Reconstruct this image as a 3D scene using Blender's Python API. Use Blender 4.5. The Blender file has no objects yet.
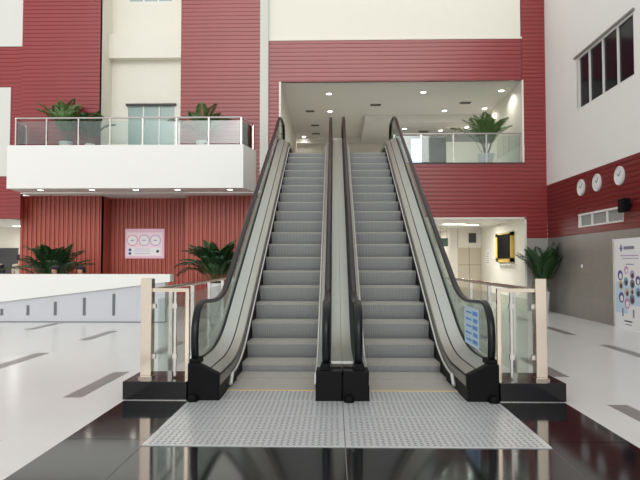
import bpy, bmesh, math, random
from math import sin, cos, tan, pi, sqrt, radians
from mathutils import Vector
random.seed(7)
S = bpy.context.scene
C = S.collection

# ---------------------------------------------------------------- camera, world, exposure
cam = bpy.data.objects.new('camera', bpy.data.cameras.new('camera'))
C.objects.link(cam)
cam.location = (0, 0, 1.5)
FPX = 590.0
cam.data.lens = FPX / 640 * 36
cam.data.sensor_width = 36
cam.data.clip_end = 300
YAW = math.atan(14 / FPX); PIT = math.atan(22 / FPX)
cam.rotation_euler = (pi / 2 + PIT, 0, YAW)
S.camera = cam
S.view_settings.view_transform = 'Standard'
S.view_settings.look = 'None'
S.view_settings.gamma = 1
S.view_settings.use_curve_mapping = False
S.view_settings.exposure = 0.0

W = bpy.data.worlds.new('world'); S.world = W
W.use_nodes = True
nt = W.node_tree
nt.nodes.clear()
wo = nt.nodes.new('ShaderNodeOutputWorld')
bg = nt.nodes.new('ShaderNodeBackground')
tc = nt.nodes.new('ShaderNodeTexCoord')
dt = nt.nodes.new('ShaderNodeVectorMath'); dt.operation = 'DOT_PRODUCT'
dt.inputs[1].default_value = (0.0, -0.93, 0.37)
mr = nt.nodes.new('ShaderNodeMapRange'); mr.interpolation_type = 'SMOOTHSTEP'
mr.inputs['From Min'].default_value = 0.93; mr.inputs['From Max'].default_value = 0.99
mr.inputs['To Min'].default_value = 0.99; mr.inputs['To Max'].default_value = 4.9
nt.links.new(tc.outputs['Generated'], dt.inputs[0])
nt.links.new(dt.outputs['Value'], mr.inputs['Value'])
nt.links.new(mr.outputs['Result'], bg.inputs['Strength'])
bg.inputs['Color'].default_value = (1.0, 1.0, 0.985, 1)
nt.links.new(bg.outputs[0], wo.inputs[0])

# ---------------------------------------------------------------- materials
def lin(c):
    return tuple(((v / 255) / 12.92 if v / 255 <= .04045 else ((v / 255 + .055) / 1.055) ** 2.4) for v in c) + (1,)

def mat(name, rgb, rough=.5, metal=0.0, spec=.5, var=0.0, vscale=3.0, bump=0.0, bscale=40.0, emit=None, estr=0.0):
    m = bpy.data.materials.new(name); m.use_nodes = True
    n = m.node_tree.nodes; l = m.node_tree.links
    b = n['Principled BSDF']
    col = lin(rgb)
    b.inputs['Base Color'].default_value = col
    b.inputs['Roughness'].default_value = rough
    b.inputs['Metallic'].default_value = metal
    b.inputs['Specular IOR Level'].default_value = spec
    t = n.new('ShaderNodeTexCoord')
    if var:
        x = n.new('ShaderNodeTexNoise'); x.inputs['Scale'].default_value = vscale; x.inputs['Detail'].default_value = 4
        r = n.new('ShaderNodeMixRGB')
        r.inputs[1].default_value = tuple(v * (1 - var) for v in col[:3]) + (1,)
        r.inputs[2].default_value = tuple(min(1, v * (1 + var)) for v in col[:3]) + (1,)
        l.new(t.outputs['Object'], x.inputs['Vector']); l.new(x.outputs['Fac'], r.inputs[0]); l.new(r.outputs[0], b.inputs['Base Color'])
    if bump:
        x = n.new('ShaderNodeTexNoise'); x.inputs['Scale'].default_value = bscale
        bp = n.new('ShaderNodeBump'); bp.inputs['Strength'].default_value = bump; bp.inputs['Distance'].default_value = .01
        l.new(t.outputs['Object'], x.inputs['Vector']); l.new(x.outputs['Fac'], bp.inputs['Height']); l.new(bp.outputs[0], b.inputs['Normal'])
    if emit:
        b.inputs['Emission Color'].default_value = lin(emit); b.inputs['Emission Strength'].default_value = estr
    return m

def glass(name, tint=(225, 238, 232), refl=1.0):
    m = bpy.data.materials.new(name); m.use_nodes = True
    n = m.node_tree.nodes; l = m.node_tree.links; n.clear()
    o = n.new('ShaderNodeOutputMaterial'); mx = n.new('ShaderNodeMixShader')
    tr = n.new('ShaderNodeBsdfTransparent'); tr.inputs[0].default_value = lin(tint)
    gl = n.new('ShaderNodeBsdfGlossy'); gl.inputs['Roughness'].default_value = .02
    fr = n.new('ShaderNodeFresnel'); fr.inputs['IOR'].default_value = 1.5
    mu = n.new('ShaderNodeMath'); mu.operation = 'MULTIPLY'; mu.inputs[1].default_value = refl
    l.new(fr.outputs[0], mu.inputs[0]); l.new(mu.outputs[0], mx.inputs[0])
    l.new(tr.outputs[0], mx.inputs[1]); l.new(gl.outputs[0], mx.inputs[2]); l.new(mx.outputs[0], o.inputs[0])
    return m

def tiles(name, rgb, w, h, rough, joint=.9, var=.04, gap=.004, vein=0.0):
    """stone laid in big tiles with hairline joints"""
    m = bpy.data.materials.new(name); m.use_nodes = True
    n = m.node_tree.nodes; l = m.node_tree.links; b = n['Principled BSDF']
    col = lin(rgb); t = n.new('ShaderNodeTexCoord')
    br = n.new('ShaderNodeTexBrick'); br.offset = 0
    sc = lambda k: tuple(min(1, v * k) for v in col[:3]) + (1,)
    br.inputs['Color1'].default_value = sc(1 - var); br.inputs['Color2'].default_value = sc(1 + var)
    br.inputs['Mortar'].default_value = sc(joint)
    br.inputs['Scale'].default_value = 1; br.inputs['Brick Width'].default_value = w; br.inputs['Row Height'].default_value = h
    br.inputs['Mortar Size'].default_value = gap
    l.new(t.outputs['UV'], br.inputs['Vector'])
    nz = n.new('ShaderNodeTexNoise'); nz.inputs['Scale'].default_value = 1.6; nz.inputs['Detail'].default_value = 8; nz.inputs['Roughness'].default_value = .65
    l.new(t.outputs['Object'], nz.inputs['Vector'])
    mx = n.new('ShaderNodeMixRGB'); mx.blend_type = 'MULTIPLY'; mx.inputs[0].default_value = 1
    rp = n.new('ShaderNodeMapRange'); rp.inputs['To Min'].default_value = 1 - vein; rp.inputs['To Max'].default_value = 1 + vein
    l.new(nz.outputs['Fac'], rp.inputs['Value'])
    l.new(br.outputs['Color'], mx.inputs[1]); l.new(rp.outputs[0], mx.inputs[2]); l.new(mx.outputs[0], b.inputs['Base Color'])
    b.inputs['Roughness'].default_value = rough
    return m

def ribbed(name, rgb, rough, metal, scale, strength, axis='X'):
    m = mat(name, rgb, rough, metal)
    n = m.node_tree.nodes; l = m.node_tree.links
    t = n.new('ShaderNodeTexCoord'); w = n.new('ShaderNodeTexWave'); w.bands_direction = axis
    w.inputs['Scale'].default_value = scale
    bp = n.new('ShaderNodeBump'); bp.inputs['Strength'].default_value = strength; bp.inputs['Distance'].default_value = .006
    l.new(t.outputs['Object'], w.inputs['Vector']); l.new(w.outputs['Fac'], bp.inputs['Height']); l.new(bp.outputs[0], n['Principled BSDF'].inputs['Normal'])
    return m

M = dict(
    white=mat('warm_white_paint', (230, 227, 215), .6, var=.02),
    offwhite=mat('off_white_paint', (240, 240, 236), .6, var=.03, vscale=.8),
    soft=mat('balcony_white', (232, 232, 228), .5, var=.01),
    cream=mat('cream_paint', (224, 219, 207), .6, var=.03),
    ceil=mat('ceiling_paint', (224, 222, 216), .7),
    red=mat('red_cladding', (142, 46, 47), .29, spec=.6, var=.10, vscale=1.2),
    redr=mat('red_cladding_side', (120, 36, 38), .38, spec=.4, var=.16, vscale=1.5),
    slat=mat('terracotta_slats', (174, 84, 70), .45, var=.14, vscale=2.5),
    dark_gap=mat('slat_gap', (70, 26, 22), .7),
    stone=tiles('grey_stone', (126, 121, 116), .9, .6, .30, .8, .06, .004, .28),
    stone_lt=tiles('grey_marble', (165, 163, 158), .6, .6, .3, .85, .05, .004, .2),
    floor=tiles('white_marble_floor', (216, 216, 214), 1.2, 1.2, .22, .93, .012, .003, .03),
    strip=mat('grey_floor_inlay', (128, 124, 121), .3, var=.12, vscale=8),
    black=mat('black_granite', (24, 25, 27), .08, spec=.55, var=.2, vscale=30),
    blackm=mat('black_granite_matt', (14, 15, 19), .15, spec=.35, var=.3, vscale=20),
    grout=mat('grout', (120, 118, 114), .7),
    steel=mat('brushed_steel', (184, 187, 180), .40, 1.0, var=.05, vscale=6),
    steel_lt=mat('satin_steel', (188, 193, 188), .42, 1.0, var=.04, vscale=6),
    skirt=mat('skirt_steel', (150, 148, 140), .4, .6),
    chrome=mat('polished_steel', (220, 206, 190), .12, 1.0),
    rail=mat('rail_steel', (205, 200, 196), .2, .9),
    blackp=mat('black_plastic', (8, 8, 10), .5, spec=.14),
    rubber=mat('black_rubber', (13, 15, 21), .3, spec=.3),
    seam=mat('dark_seam', (26, 27, 28), .5),
    brush=mat('silver_bristle_strip', (205, 205, 200), .35, .3),
    yellow=mat('yellow_paint', (226, 186, 96), .5),
    tread=ribbed('step_tread', (176, 173, 166), .55, .15, 26, .5),
    riser=ribbed('step_riser', (160, 163, 164), .5, .3, 11, .7),
    comb=ribbed('comb_steel', (160, 158, 150), .4, .8, 34, .5),
    plate=mat('checker_steel', (202, 205, 207), .34, .35, var=.06, vscale=5),
    stud=mat('checker_stud', (104, 106, 108), .4, .4),
    frame=mat('window_frame', (228, 228, 224), .4),
    wglass=mat('dark_window_glass', (16, 22, 30), .12, spec=.15),
    wglass_lt=mat('pale_window_glass', (150, 172, 168), .08, spec=.7),
    curtain=mat('grey_blind', (150, 152, 148), .6),
    pot=mat('white_ceramic', (232, 232, 232), .35),
    soil=mat('soil', (48, 38, 30), .9),
    leaf=mat('leaf', (38, 74, 36), .45, var=.35, vscale=5),
    leaf2=mat('leaf_light', (76, 108, 50), .45, var=.35, vscale=5),
    stem=mat('palm_stem', (84, 98, 52), .5),
    slot=mat('slot_dark', (104, 106, 110), .6),
    bluegrey=tiles('blue_grey_marble', (196, 198, 203), .7, 3, .35, .92, .02, .006, .05),
    dkgrey=mat('dark_grey', (58, 58, 58), .5),
    greypart=mat('partition_grey', (86, 88, 82), .3),
    door=mat('beige_door', (190, 180, 160), .5),
    ymat=mat('yellow_frame', (208, 176, 74), .4),
    screen=mat('black_screen', (8, 7, 7), .6, spec=.05),
    lamp=mat('lamp_lens', (255, 250, 240), .4, emit=(255, 248, 236), estr=9.0),
    lamp_d=mat('lamp_rim', (236, 236, 232), .4),
    vent=mat('vent_dark', (62, 58, 54), .6),
    skin=mat('skin', (196, 150, 124), .5),
    hair=mat('hair', (20, 17, 17), .5),
    cloth_d=mat('dark_cloth', (36, 36, 42), .8),
    cloth_w=mat('pale_coat', (214, 204, 186), .8),
    cloth_b=mat('maroon_cloth', (92, 40, 46), .8),
    sofa=mat('black_leatherette', (30, 26, 28), .5),
    glass=glass('clear_glass', (250, 253, 251), .35),
    glass_b=glass('balustrade_glass', (243, 249, 246), .5),
    glass_w=glass('balcony_glass', (240, 247, 246), 2.2),
    paper=mat('white_paper', (240, 240, 242), .5),
    pink=mat('poster_pink', (240, 196, 216), .4),
    pink_l=mat('poster_pale_pink', (246, 224, 234), .4),
    pink_d=mat('poster_magenta', (222, 140, 170), .4),
    mauve=mat('poster_mauve', (188, 160, 204), .4),
    txt=mat('print_grey', (120, 124, 140), .5),
    txt_d=mat('print_dark', (54, 44, 60), .5),
    navy=mat('print_navy', (78, 74, 146), .5),
    teal=mat('print_teal', (110, 160, 190), .5),
    paleblue=mat('print_pale_blue', (200, 222, 240), .5),
    rose=mat('print_rose', (204, 150, 184), .5),
    bluep=mat('print_blue', (96, 150, 214), .45),
    sand=mat('print_sand', (206, 190, 170), .5),
    glowblue=mat('bright_blue_glass', (190, 214, 236), .3, emit=(190, 214, 240), estr=.8),
    green=mat('sign_green', (34, 62, 48), .5),
    pilaster=mat('grey_white_paint', (206, 207, 198), .6, var=.02),
    shade=mat('blank_white', (214, 214, 208), .6),
)

# ---------------------------------------------------------------- mesh helpers
class MB:
    def __init__(s): s.v = []; s.f = []
    def add(s, vs, fs):
        o = len(s.v); s.v += [tuple(p) for p in vs]; s.f += [tuple(i + o for i in f) for f in fs]; return s
    def box(s, x0, x1, y0, y1, z0, z1):
        if x0 > x1: x0, x1 = x1, x0
        return s.add([(x0, y0, z0), (x1, y0, z0), (x1, y1, z0), (x0, y1, z0), (x0, y0, z1), (x1, y0, z1), (x1, y1, z1), (x0, y1, z1)],
                     [(3, 2, 1, 0), (4, 5, 6, 7), (0, 1, 5, 4), (1, 2, 6, 5), (2, 3, 7, 6), (3, 0, 4, 7)])
    def prism(s, poly, a, b, axis='x'):
        """polygon extruded along an axis; poly is in the two other axes in order"""
        def p(u, w, t): return (t, u, w) if axis == 'x' else ((u, t, w) if axis == 'y' else (u, w, t))
        n = len(poly)
        vs = [p(u, w, a) for u, w in poly] + [p(u, w, b) for u, w in poly]
        fs = [tuple(range(n))[::-1], tuple(range(n, 2 * n))] + [(i, (i + 1) % n, n + (i + 1) % n, n + i) for i in range(n)]
        return s.add(vs, fs)
    def tube(s, pts, r, n=8, cap=True, r2=None):
        pts = [Vector(p) for p in pts]; vs = []; fs = []
        for i, p in enumerate(pts):
            t = (pts[min(i + 1, len(pts) - 1)] - pts[max(i - 1, 0)]).normalized()
            a = Vector((0, 0, 1)) if abs(t.z) < .9 else Vector((1, 0, 0))
            u = t.cross(a).normalized(); w = u.cross(t)
            rr = r if r2 is None else r + (r2 - r) * i / max(1, len(pts) - 1)
            for k in range(n):
                q = 2 * pi * k / n; vs.append(p + u * (rr * cos(q)) + w * (rr * sin(q)))
        for i in range(len(pts) - 1):
            for k in range(n):
                fs.append((i * n + k, i * n + (k + 1) % n, (i + 1) * n + (k + 1) % n, (i + 1) * n + k))
        if cap: fs += [tuple(range(n))[::-1], tuple(range((len(pts) - 1) * n, len(pts) * n))]
        return s.add(vs, fs)
    def lathe(s, prof, c, n=20, axis='z'):
        vs = []; fs = []; m = len(prof)
        for r, h in prof:
            for k in range(n):
                q = 2 * pi * k / n; a, b = r * cos(q), r * sin(q)
                vs.append((c[0] + a, c[1] + b, c[2] + h) if axis == 'z' else ((c[0] + a, c[1] + h, c[2] + b) if axis == 'y' else (c[0] + h, c[1] + a, c[2] + b)))
        for i in range(m - 1):
            for k in range(n): fs.append((i * n + k, i * n + (k + 1) % n, (i + 1) * n + (k + 1) % n, (i + 1) * n + k))
        fs += [tuple(range(n))[::-1], tuple(range((m - 1) * n, m * n))]
        return s.add(vs, fs)
    def build(s, name, m, parent=None, smooth=False, bevel=0.0, recalc=True):
        me = bpy.data.meshes.new(name); me.from_pydata(s.v, [], s.f)
        b = bmesh.new(); b.from_mesh(me)
        if recalc: bmesh.ops.recalc_face_normals(b, faces=b.faces)
        # box-mapped metre UVs for the stone tiles
        uv = b.loops.layers.uv.new('UVMap')
        for f in b.faces:
            nx, ny, nz = (abs(q) for q in f.normal)
            for lp in f.loops:
                x, y, z = lp.vert.co
                lp[uv].uv = (x, y) if nz >= nx and nz >= ny else ((y, z) if nx >= ny else (x, z))
        b.to_mesh(me); b.free()
        me.materials.append(m)
        if smooth:
            for p in me.polygons: p.use_smooth = True
            try: me.set_sharp_from_angle(angle=radians(40))
            except Exception: pass
        o = bpy.data.objects.new(name, me); C.objects.link(o)
        if parent: o.parent = parent
        if bevel:
            q = o.modifiers.new('bevel', 'BEVEL'); q.width = bevel; q.segments = 2; q.limit_method = 'ANGLE'
        return o

def tag(o, label, cat, group=None):
    o['label'] = label; o['category'] = cat
    if group: o['group'] = group
    return o

def thing(name, label, cat, loc=(0, 0, 0), group=None):
    """an Empty at a thing's base; its parts are built in world metres and offset to it"""
    o = bpy.data.objects.new(name, None); C.objects.link(o); o.location = loc; o.empty_display_size = .1
    return tag(o, label, cat, group)

def part(mb, name, m, root, **k):
    """build a part given in world coordinates under a root that stands at root.location"""
    x, y, z = base(root)
    mb.v = [(a - x, b - y, c - z) for a, b, c in mb.v]
    return mb.build(name, m, root, **k)

def base(o):
    v = Vector((0, 0, 0))
    while o: v += o.location; o = o.parent
    return v

def struct(mb, name, m, **k):
    o = mb.build(name, m, **k); o['kind'] = 'structure'; return o

def copy_tree(o, parent=None):
    c = o.copy(); C.objects.link(c)
    if parent: c.parent = parent
    for ch in list(o.children): copy_tree(ch, c)
    return c

def box(*a): return MB().box(*a)

# ---------------------------------------------------------------- the setting
XC = 0.09            # centre line between the two escalators
YF = 18.3            # the facade
XW = 6.57            # the right wall
FL2 = 4.585           # upper floor
CL2 = 7.16           # upper ceiling

# floors
struct(box(-16, XW + .3, -5, 30, -.3, 0), 'floor', M['floor'])
bt = MB(); bt.box(XC - 2.365, XC + 2.365, -4, 6.39, 0, .003)
struct(bt, 'floor', M['grout'])
bt = MB()
xs = [-2.365, -1.655, 0, 1.655, 2.365]; ys = [6.39, 5.0, 3.35, 1.8, .2, -1.4, -3.0, -4]
for i in range(4):
    for j in range(7):
        bt.box(XC + xs[i] + .004, XC + xs[i + 1] - .004, ys[j + 1] + .004, ys[j] - .004, 0.001, .006)
struct(bt, 'floor', M['black'])
# dark stone dashes let into the white floor
st = [(-2.9, 6.53, 8.04), (-2.9, 9.62, 11.12), (-2.9, 3.45, 4.95), (-2.9, 12.7, 14.2), (-4.80, 8.24, 9.68), (-4.80, 11.28, 12.78), (-4.80, 5.2, 6.7),
      (-6.77, 13.0, 14.4), (-6.77, 9.9, 11.4), (-6.77, 6.8, 8.3), (-8.7, 8.3, 9.8), (-8.7, 11.4, 12.9),
      (2.97, 4.82, 6.32), (2.97, 7.84, 9.34), (2.97, 10.9, 12.4), (2.97, 14.0, 15.5), (4.9, 9.35, 10.85), (4.9, 12.35, 13.8), (4.9, 6.3, 7.8), (4.9, 15.3, 16.8)]
for i, (x, a, b) in enumerate(st):
    struct(box(x - .1, x + .1, a, b, -.01, .003), 'trim_%d' % (i + 1), M['strip'])

def h_clad(x0, x1, z0, z1, y=YF, thick=.15, m='red', pitch=.127, name='wall_back'):
    """horizontal cladding boards with shadow grooves, facing the hall"""
    prof = [(y + thick, z0)]
    n = max(1, round((z1 - z0) / pitch)); p = (z1 - z0) / n
    for k in range(n):
        z = z0 + k * p
        prof += [(y + .016, z), (y + .016, z + p * .13), (y + .002, z + p * .17), (y, z + p * .5), (y + .002, z + p * .97)]
    prof += [(y + .002, z1), (y + thick, z1)]
    return struct(MB().prism(prof, x0, x1), name, M[m])

TOP = 12.2
XL = -15.0
# left end of the facade, a little further back
h_clad(XL, -9.91, 7.05, 8.37, YF + .06)
h_clad(-10.27, -9.91, 2.87, 7.05, YF + .06)
h_clad(XL, -10.27, 2.87, 4.21, YF + .06)
struct(box(XL, -9.85, YF + .03, YF + .3, 8.37, TOP), 'wall_back', M['shade'])
struct(box(XL, -10.27, YF + .03, YF + .3, 4.21, 7.05), 'wall_back', M['shade'])
h_clad(-9.91, -7.41, 3.9, TOP)                       # left red column
h_clad(-4.83, -2.31, 3.9, TOP)                       # middle red column
struct(box(-2.31, -2.05, YF - .10, YF + .2, 2.9, TOP), 'trim_30', M['pilaster'])
# white recess between the red columns
rc = MB()
rc.box(-7.41, -4.83, 19.3, 19.5, 3.9, 4.6).box(-7.41, -6.86, 19.3, 19.5, 4.6, 6.72).box(-5.27, -4.83, 19.3, 19.5, 4.6, 6.72)
rc.box(-7.41, -4.83, 19.3, 19.5, 6.72, 10.17).box(-7.41, -6.86, 19.3, 19.5, 10.17, 11.6).box(-5.38, -4.83, 19.3, 19.5, 10.17, 11.6).box(-7.41, -4.83, 19.3, 19.5, 11.6, TOP)
struct(rc, 'wall_back', M['white'])
struct(box(-7.55, -7.41, YF + .02, 19.5, 3.9, TOP), 'wall_back', M['white'])
struct(box(-4.83, -4.70, YF + .16, 19.5, 3.9, TOP), 'wall_back', M['white'])
struct(box(-7.41, -4.83, 19.02, 19.3, 8.21, 9.02), 'trim_31', M['white'])
struct(box(-6.90, -5.23, 19.22, 19.34, 6.68, 6.75), 'trim_32', M['dkgrey'])

def window(n, x0, x1, z0, z1, y, cols, gm, frame='frame'):
    f = MB(); w = .045
    f.box(x0, x1, y, y + .08, z0, z0 + w).box(x0, x1, y, y + .08, z1 - w, z1)
    for k in range(cols + 1):
        x = x0 + (x1 - x0) * k / cols
        f.box(max(x0, x - w / 2), min(x1, x + w / 2), y, y + .08, z0 + w, z1 - w)
    o = struct(box(x0, x1, y + .03, y + .05, z0, z1), 'window_%d' % n, M[gm])
    f.build('window_frame', M[frame], o)
    return o
window(1, -6.86, -5.38, 10.17, 11.6, 19.3, 3, 'wglass_lt')
window(2, -6.86, -5.27, 4.6, 6.72, 19.3, 3, 'wglass_lt')
# upper part of the facade over the opening
struct(box(-2.05, 5.83, YF + .03, YF + .3, 8.51, TOP), 'wall_back', M['white'])
struct(box(-2.05, 5.86, YF - .02, YF + .1, 8.46, 8.52), 'trim_33', M['white'])
h_clad(-2.05, 5.83, CL2, 8.47)
h_clad(-2.05, -1.70, FL2 - .1, CL2)
h_clad(5.85, XW, 2.87, TOP)
h_clad(-2.05, 5.85, 2.87, FL2 - .03)
struct(box(-1.70, 5.88, YF - .015, YF + .3, FL2 - .045, FL2), 'trim_34', M['dkgrey'])
struct(box(-1.72, -1.66, YF - .012, YF + .2, FL2, CL2), 'trim_35', M['white'])
struct(box(5.84, 5.89, YF - .012, YF + .2, FL2, CL2), 'trim_36', M['white'])
struct(box(5.93, XW, YF, YF + .2, 0, 2.23), 'wall_back', M['stone_lt'])
h_clad(5.93, XW, 2.23, 2.87)
struct(box(5.87, 5.93, YF - .012, YF + .2, 0, 2.87), 'trim_37', M['white'])
struct(box(2.0, 5.93, YF - .012, YF + .15, 2.82, 2.88), 'trim_38', M['white'])

# right wall: stone dado, red boards, white above
struct(box(XW, XW + .25, -4, YF + .3, 0, 2.23), 'wall_right', M['stone'])
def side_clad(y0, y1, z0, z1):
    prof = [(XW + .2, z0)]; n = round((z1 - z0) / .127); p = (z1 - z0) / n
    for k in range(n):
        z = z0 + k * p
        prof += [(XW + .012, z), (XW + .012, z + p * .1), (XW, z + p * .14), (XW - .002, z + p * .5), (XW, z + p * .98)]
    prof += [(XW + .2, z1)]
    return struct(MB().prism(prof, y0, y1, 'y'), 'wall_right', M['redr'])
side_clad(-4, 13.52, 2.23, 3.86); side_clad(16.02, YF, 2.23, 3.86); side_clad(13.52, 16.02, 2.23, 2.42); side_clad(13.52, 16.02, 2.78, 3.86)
rw = MB()
rw.box(XW, XW + .25, -4, 12.90, 3.86, TOP).box(XW, XW + .25, 15.93, YF + .3, 3.86, TOP).box(XW, XW + .25, 12.90, 15.93, 3.86, 5.57).box(XW, XW + .25, 12.90, 15.93, 7.0, TOP)
struct(rw, 'wall_right', M['offwhite'])
def side_window(n, y0, y1, z0, z1, cols, gm, sill):
    o = struct(box(XW + .04, XW + .06, y0, y1, z0, z1), 'window_%d' % n, M[gm])
    f = MB(); w = .05; a, b = XW + .0, XW + .09
    f.box(a, b, y0, y1, z0, z0 + .04).box(a, b, y0, y1, z1 - .05, z1)
    for k in range(cols + 1):
        y = y0 + (y1 - y0) * k / cols
        f.box(a, b, max(y0, y - w / 2), min(y1, y + w / 2), z0 + .04, z1 - .05)
    f.box(a, b, y1 - .13, y1, z0 + .04, z1 - .05)
    f.build('window_frame', M['frame'], o)
    if sill: box(XW - .05, XW + .1, y0 - .05, y1 + .1, z1, z1 + .05).build('window_hood', M['strip'], o)
side_window(3, 12.90, 15.93, 5.57, 7.0, 4, 'wglass', True)
side_window(4, 13.52, 16.02, 2.42, 2.78, 3, 'curtain', False)

# balcony over the reception
by0 = 17.22
poly = [(-9.72, by0), (-2.67, by0), (-2.35, YF + .02), (-2.35, 19.0), (-9.3, 19.0), (-9.85, YF)]
struct(MB().prism([(-9.72, by0), (-2.67, by0), (-2.42, YF - .02), (-4.83, YF - .02), (-4.83, 19.28), (-7.41, 19.28), (-7.41, YF - .02), (-9.83, YF - .02)], 3.68, 4.62, 'z'), 'floor', M['soft'])
pp = MB()
def wall_poly(mb, a, b, th, z0, z1):
    a, b = Vector(a), Vector(b); n = Vector((-(b - a).y, (b - a).x)).normalized() * th
    mb.prism([tuple(a), tuple(b), tuple(b + n), tuple(a + n)], z0, z1, 'z')
wall_poly(pp, (-9.72, by0), (-2.67, by0), .12, 4.62, 4.97)
wall_poly(pp, (-2.67, by0), (-2.42, YF - .02), .12, 4.62, 4.97)
wall_poly(pp, (-9.83, YF - .02), (-9.72, by0), .12, 4.62, 4.97)
struct(pp, 'trim_40', M['soft'])
struct(box(-9.90, -2.0, YF + .03, 19.9, 3.655, 3.68), 'ceiling', M['soft'])

# vertical slatted wall below the balcony
def v_slats(x0, x1, y, z0, z1, ret=0.0):
    b = MB().box(x0, x1, y + .05, y + .2, z0, z1); struct(b, 'wall_back', M['dark_gap'])
    s = MB(); n = max(1, round((x1 - x0) / .145)); p = (x1 - x0) / n
    for k in range(n):
        a = x0 + k * p
        s.box(a + .006, a + p * .60, y, y + .06, z0, z1).box(a + p * .68, a + p - .012, y + .022, y + .06, z0, z1)
    struct(s, 'wall_back', M['slat'])
    if ret:
        r = MB()
        for k in range(5): r.box(x1 - .02 - (.0 if k % 2 else .01), x1, y + .06 + k * ret / 5, y + .06 + (k + .9) * ret / 5, z0, z1)
        struct(r, 'wall_back', M['slat'])
v_slats(-10.25, -7.58, 19.0, 0, 3.66, .75)
v_slats(-7.66, -4.75, 19.78, 0, 3.66)
v_slats(-4.80, -1.7, 19.0, 0, 3.66)
struct(box(-4.80, -4.78, 19.05, 19.8, 0, 3.66), 'wall_back', M['slat'])
struct(box(-1.7, 2.1, 19.0, 19.2, 0, 2.87), 'wall_back', M['cream'])

# lobby seen through the left opening on the ground floor
struct(box(-8.6, -8.5, 19.3, 23.0, 0, 2.9), 'wall_right', M['cream'])
struct(box(XL, -8.5, 23.0, 23.2, 0, 2.9), 'wall_back', M['cream'])
struct(MB().box(XL, -10.27, YF + .1, 19.25, 2.87, 3.0).box(XL, -8.5, 19.25, 23.2, 2.87, 3.0), 'ceiling', M['ceil'])
struct(box(-13.2, -12.45, 22.9, 23.0, 0, 2.05), 'door_2', M['dkgrey'])

# corridor on the right, ground floor
struct(box(5.93, 6.05, YF + .2, 24.0, 0, 2.87), 'wall_right', M['white'])
struct(box(2.1, 6.05, YF + .1, 28.2, 2.87, 2.95), 'ceiling', M['ceil'])
cw = MB().box(5.0, 6.0, 23.9, 24.1, 2.08, 2.87).box(4.7, 4.98, 23.9, 24.1, 0, 2.87)
struct(cw, 'wall_back', M['cream'])
struct(box(4.7, 4.8, 24.1, 28.2, 0, 2.87), 'wall_right', M['cream'])
struct(box(2.0, 4.8, 28.0, 28.2, 0, 2.87), 'wall_back', M['white'])
struct(box(2.0, 2.1, 19.0, 28.2, 0, 2.87), 'wall_left', M['cream'])
dr = struct(MB().box(4.98, 5.92, 23.93, 23.98, 0, 2.08), 'door_1', M['door'])
dj = MB().box(5.44, 5.455, 23.925, 23.94, .02, 2.06)
for z in (.75, 1.38): dj.box(5.0, 5.9, 23.925, 23.94, z, z + .012)
dj.build('panel_joint', M['dkgrey'], dr)
MB().box(5.50, 5.53, 23.88, 23.93, .95, 1.2).build('door_handle', M['rail'], dr)
# upper floor room
struct(box(-1.8, 12, YF + .02, 30, 2.95, FL2 - .02), 'floor', M['shade'])
struct(box(-1.8, -1.68, YF + .15, 27, FL2 - .02, 7.3), 'wall_left', M['cream'])
struct(box(5.88, 6.0, YF + .2, 22.9, FL2 - .02, 7.3), 'wall_right', M['white'])
struct(box(5.95, 12, 22.8, 22.9, FL2 - .02, 7.3), 'wall_right', M['white'])
struct(box(-1.8, 1.2, YF + .1, 26.6, CL2, CL2 + .15), 'ceiling', M['ceil'])
struct(box(1.2, 6.0, YF + .1, 22.6, CL2, CL2 + .15), 'ceiling', M['ceil'])
struct(box(1.2, 12, 22.6, 27, 6.88, CL2 + .15), 'ceiling', M['ceil'])
struct(box(-1.8, 1.2, 26.6, 27, 6.9, CL2 + .15), 'ceiling', M['ceil'])
struct(box(-1.8, 12, 26.8, 27, FL2 - .02, 7.2), 'wall_back', M['cream'])
struct(box(3.05, 4.45, 23.4, 23.5, FL2 - .02, 6.45), 'wall_back', M['greypart'])
struct(box(4.45, 9.0, 23.3, 23.5, FL2 - .02, 6.25), 'wall_back', M['cream'])
struct(box(3.06, 3.45, 23.36, 23.4, FL2 + .3, 6.4), 'window_5', M['glowblue'])

# ramp with white parapet in front of the reception
RY = 14.55
struct(MB().prism([(XL, .0), (-4.2, .0), (-4.2, 1.02), (-8.23, .53), (XL, -.0 + .1)], RY + .06, RY + .28, 'y'), 'wall_left', M['bluegrey'])
o = struct(MB().prism([(XL, .10), (-8.23, .514), (-4.06, 1.01), (-4.06, 1.195), (XL, 1.195)], RY, RY + .34, 'y'), 'wall_left', M['soft'])
for i, (x, zt) in enumerate([(-9.0, .25), (-8.30, .33), (-7.64, .42), (-6.95, .51), (-6.22, .61), (-5.48, .71)]):
    struct(box(x - .035, x + .035, RY + .05, RY + .1, .17, zt), 'trim_%d' % (50 + i), M['slot'])
struct(box(XL, -4.2, RY + .045, RY + .07, 0, .02), 'baseboard_left', M['slot'])

# ---------------------------------------------------------------- the two escalators
A30 = radians(28.5); RUN = .455; RISE = RUN * tan(A30)
Y1 = 7.76; RL = 2.41; RU = 2.04
TL = RL * tan(A30 / 2); TU = RU * tan(A30 / 2); Y2 = Y1 + FL2 / tan(A30)
def zp(y):
    if y < Y1 - TL: return 0.0
    if y < Y1 + TL * cos(A30): return RL - sqrt(RL * RL - (y - Y1 + TL) ** 2)
    if y < Y2 - TU * cos(A30): return (y - Y1) * tan(A30)
    if y < Y2 + TU: return FL2 - (RU - sqrt(RU * RU - (Y2 + TU - y) ** 2))
    return FL2
YCOMB, YCOMB2 = 7.08, 17.2
YB = 6.38            # front of the newel caps
def ys_path(a, b):
    r = [a]; y = a
    while y < b - .001:
        fine = (Y1 - TL - .1 < y < Y1 + TL + .1) or (Y2 - TU - .1 < y < Y2 + TU + .1)
        y = min(b, y + (.08 if fine else .35)); r.append(y)
    return r
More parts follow.
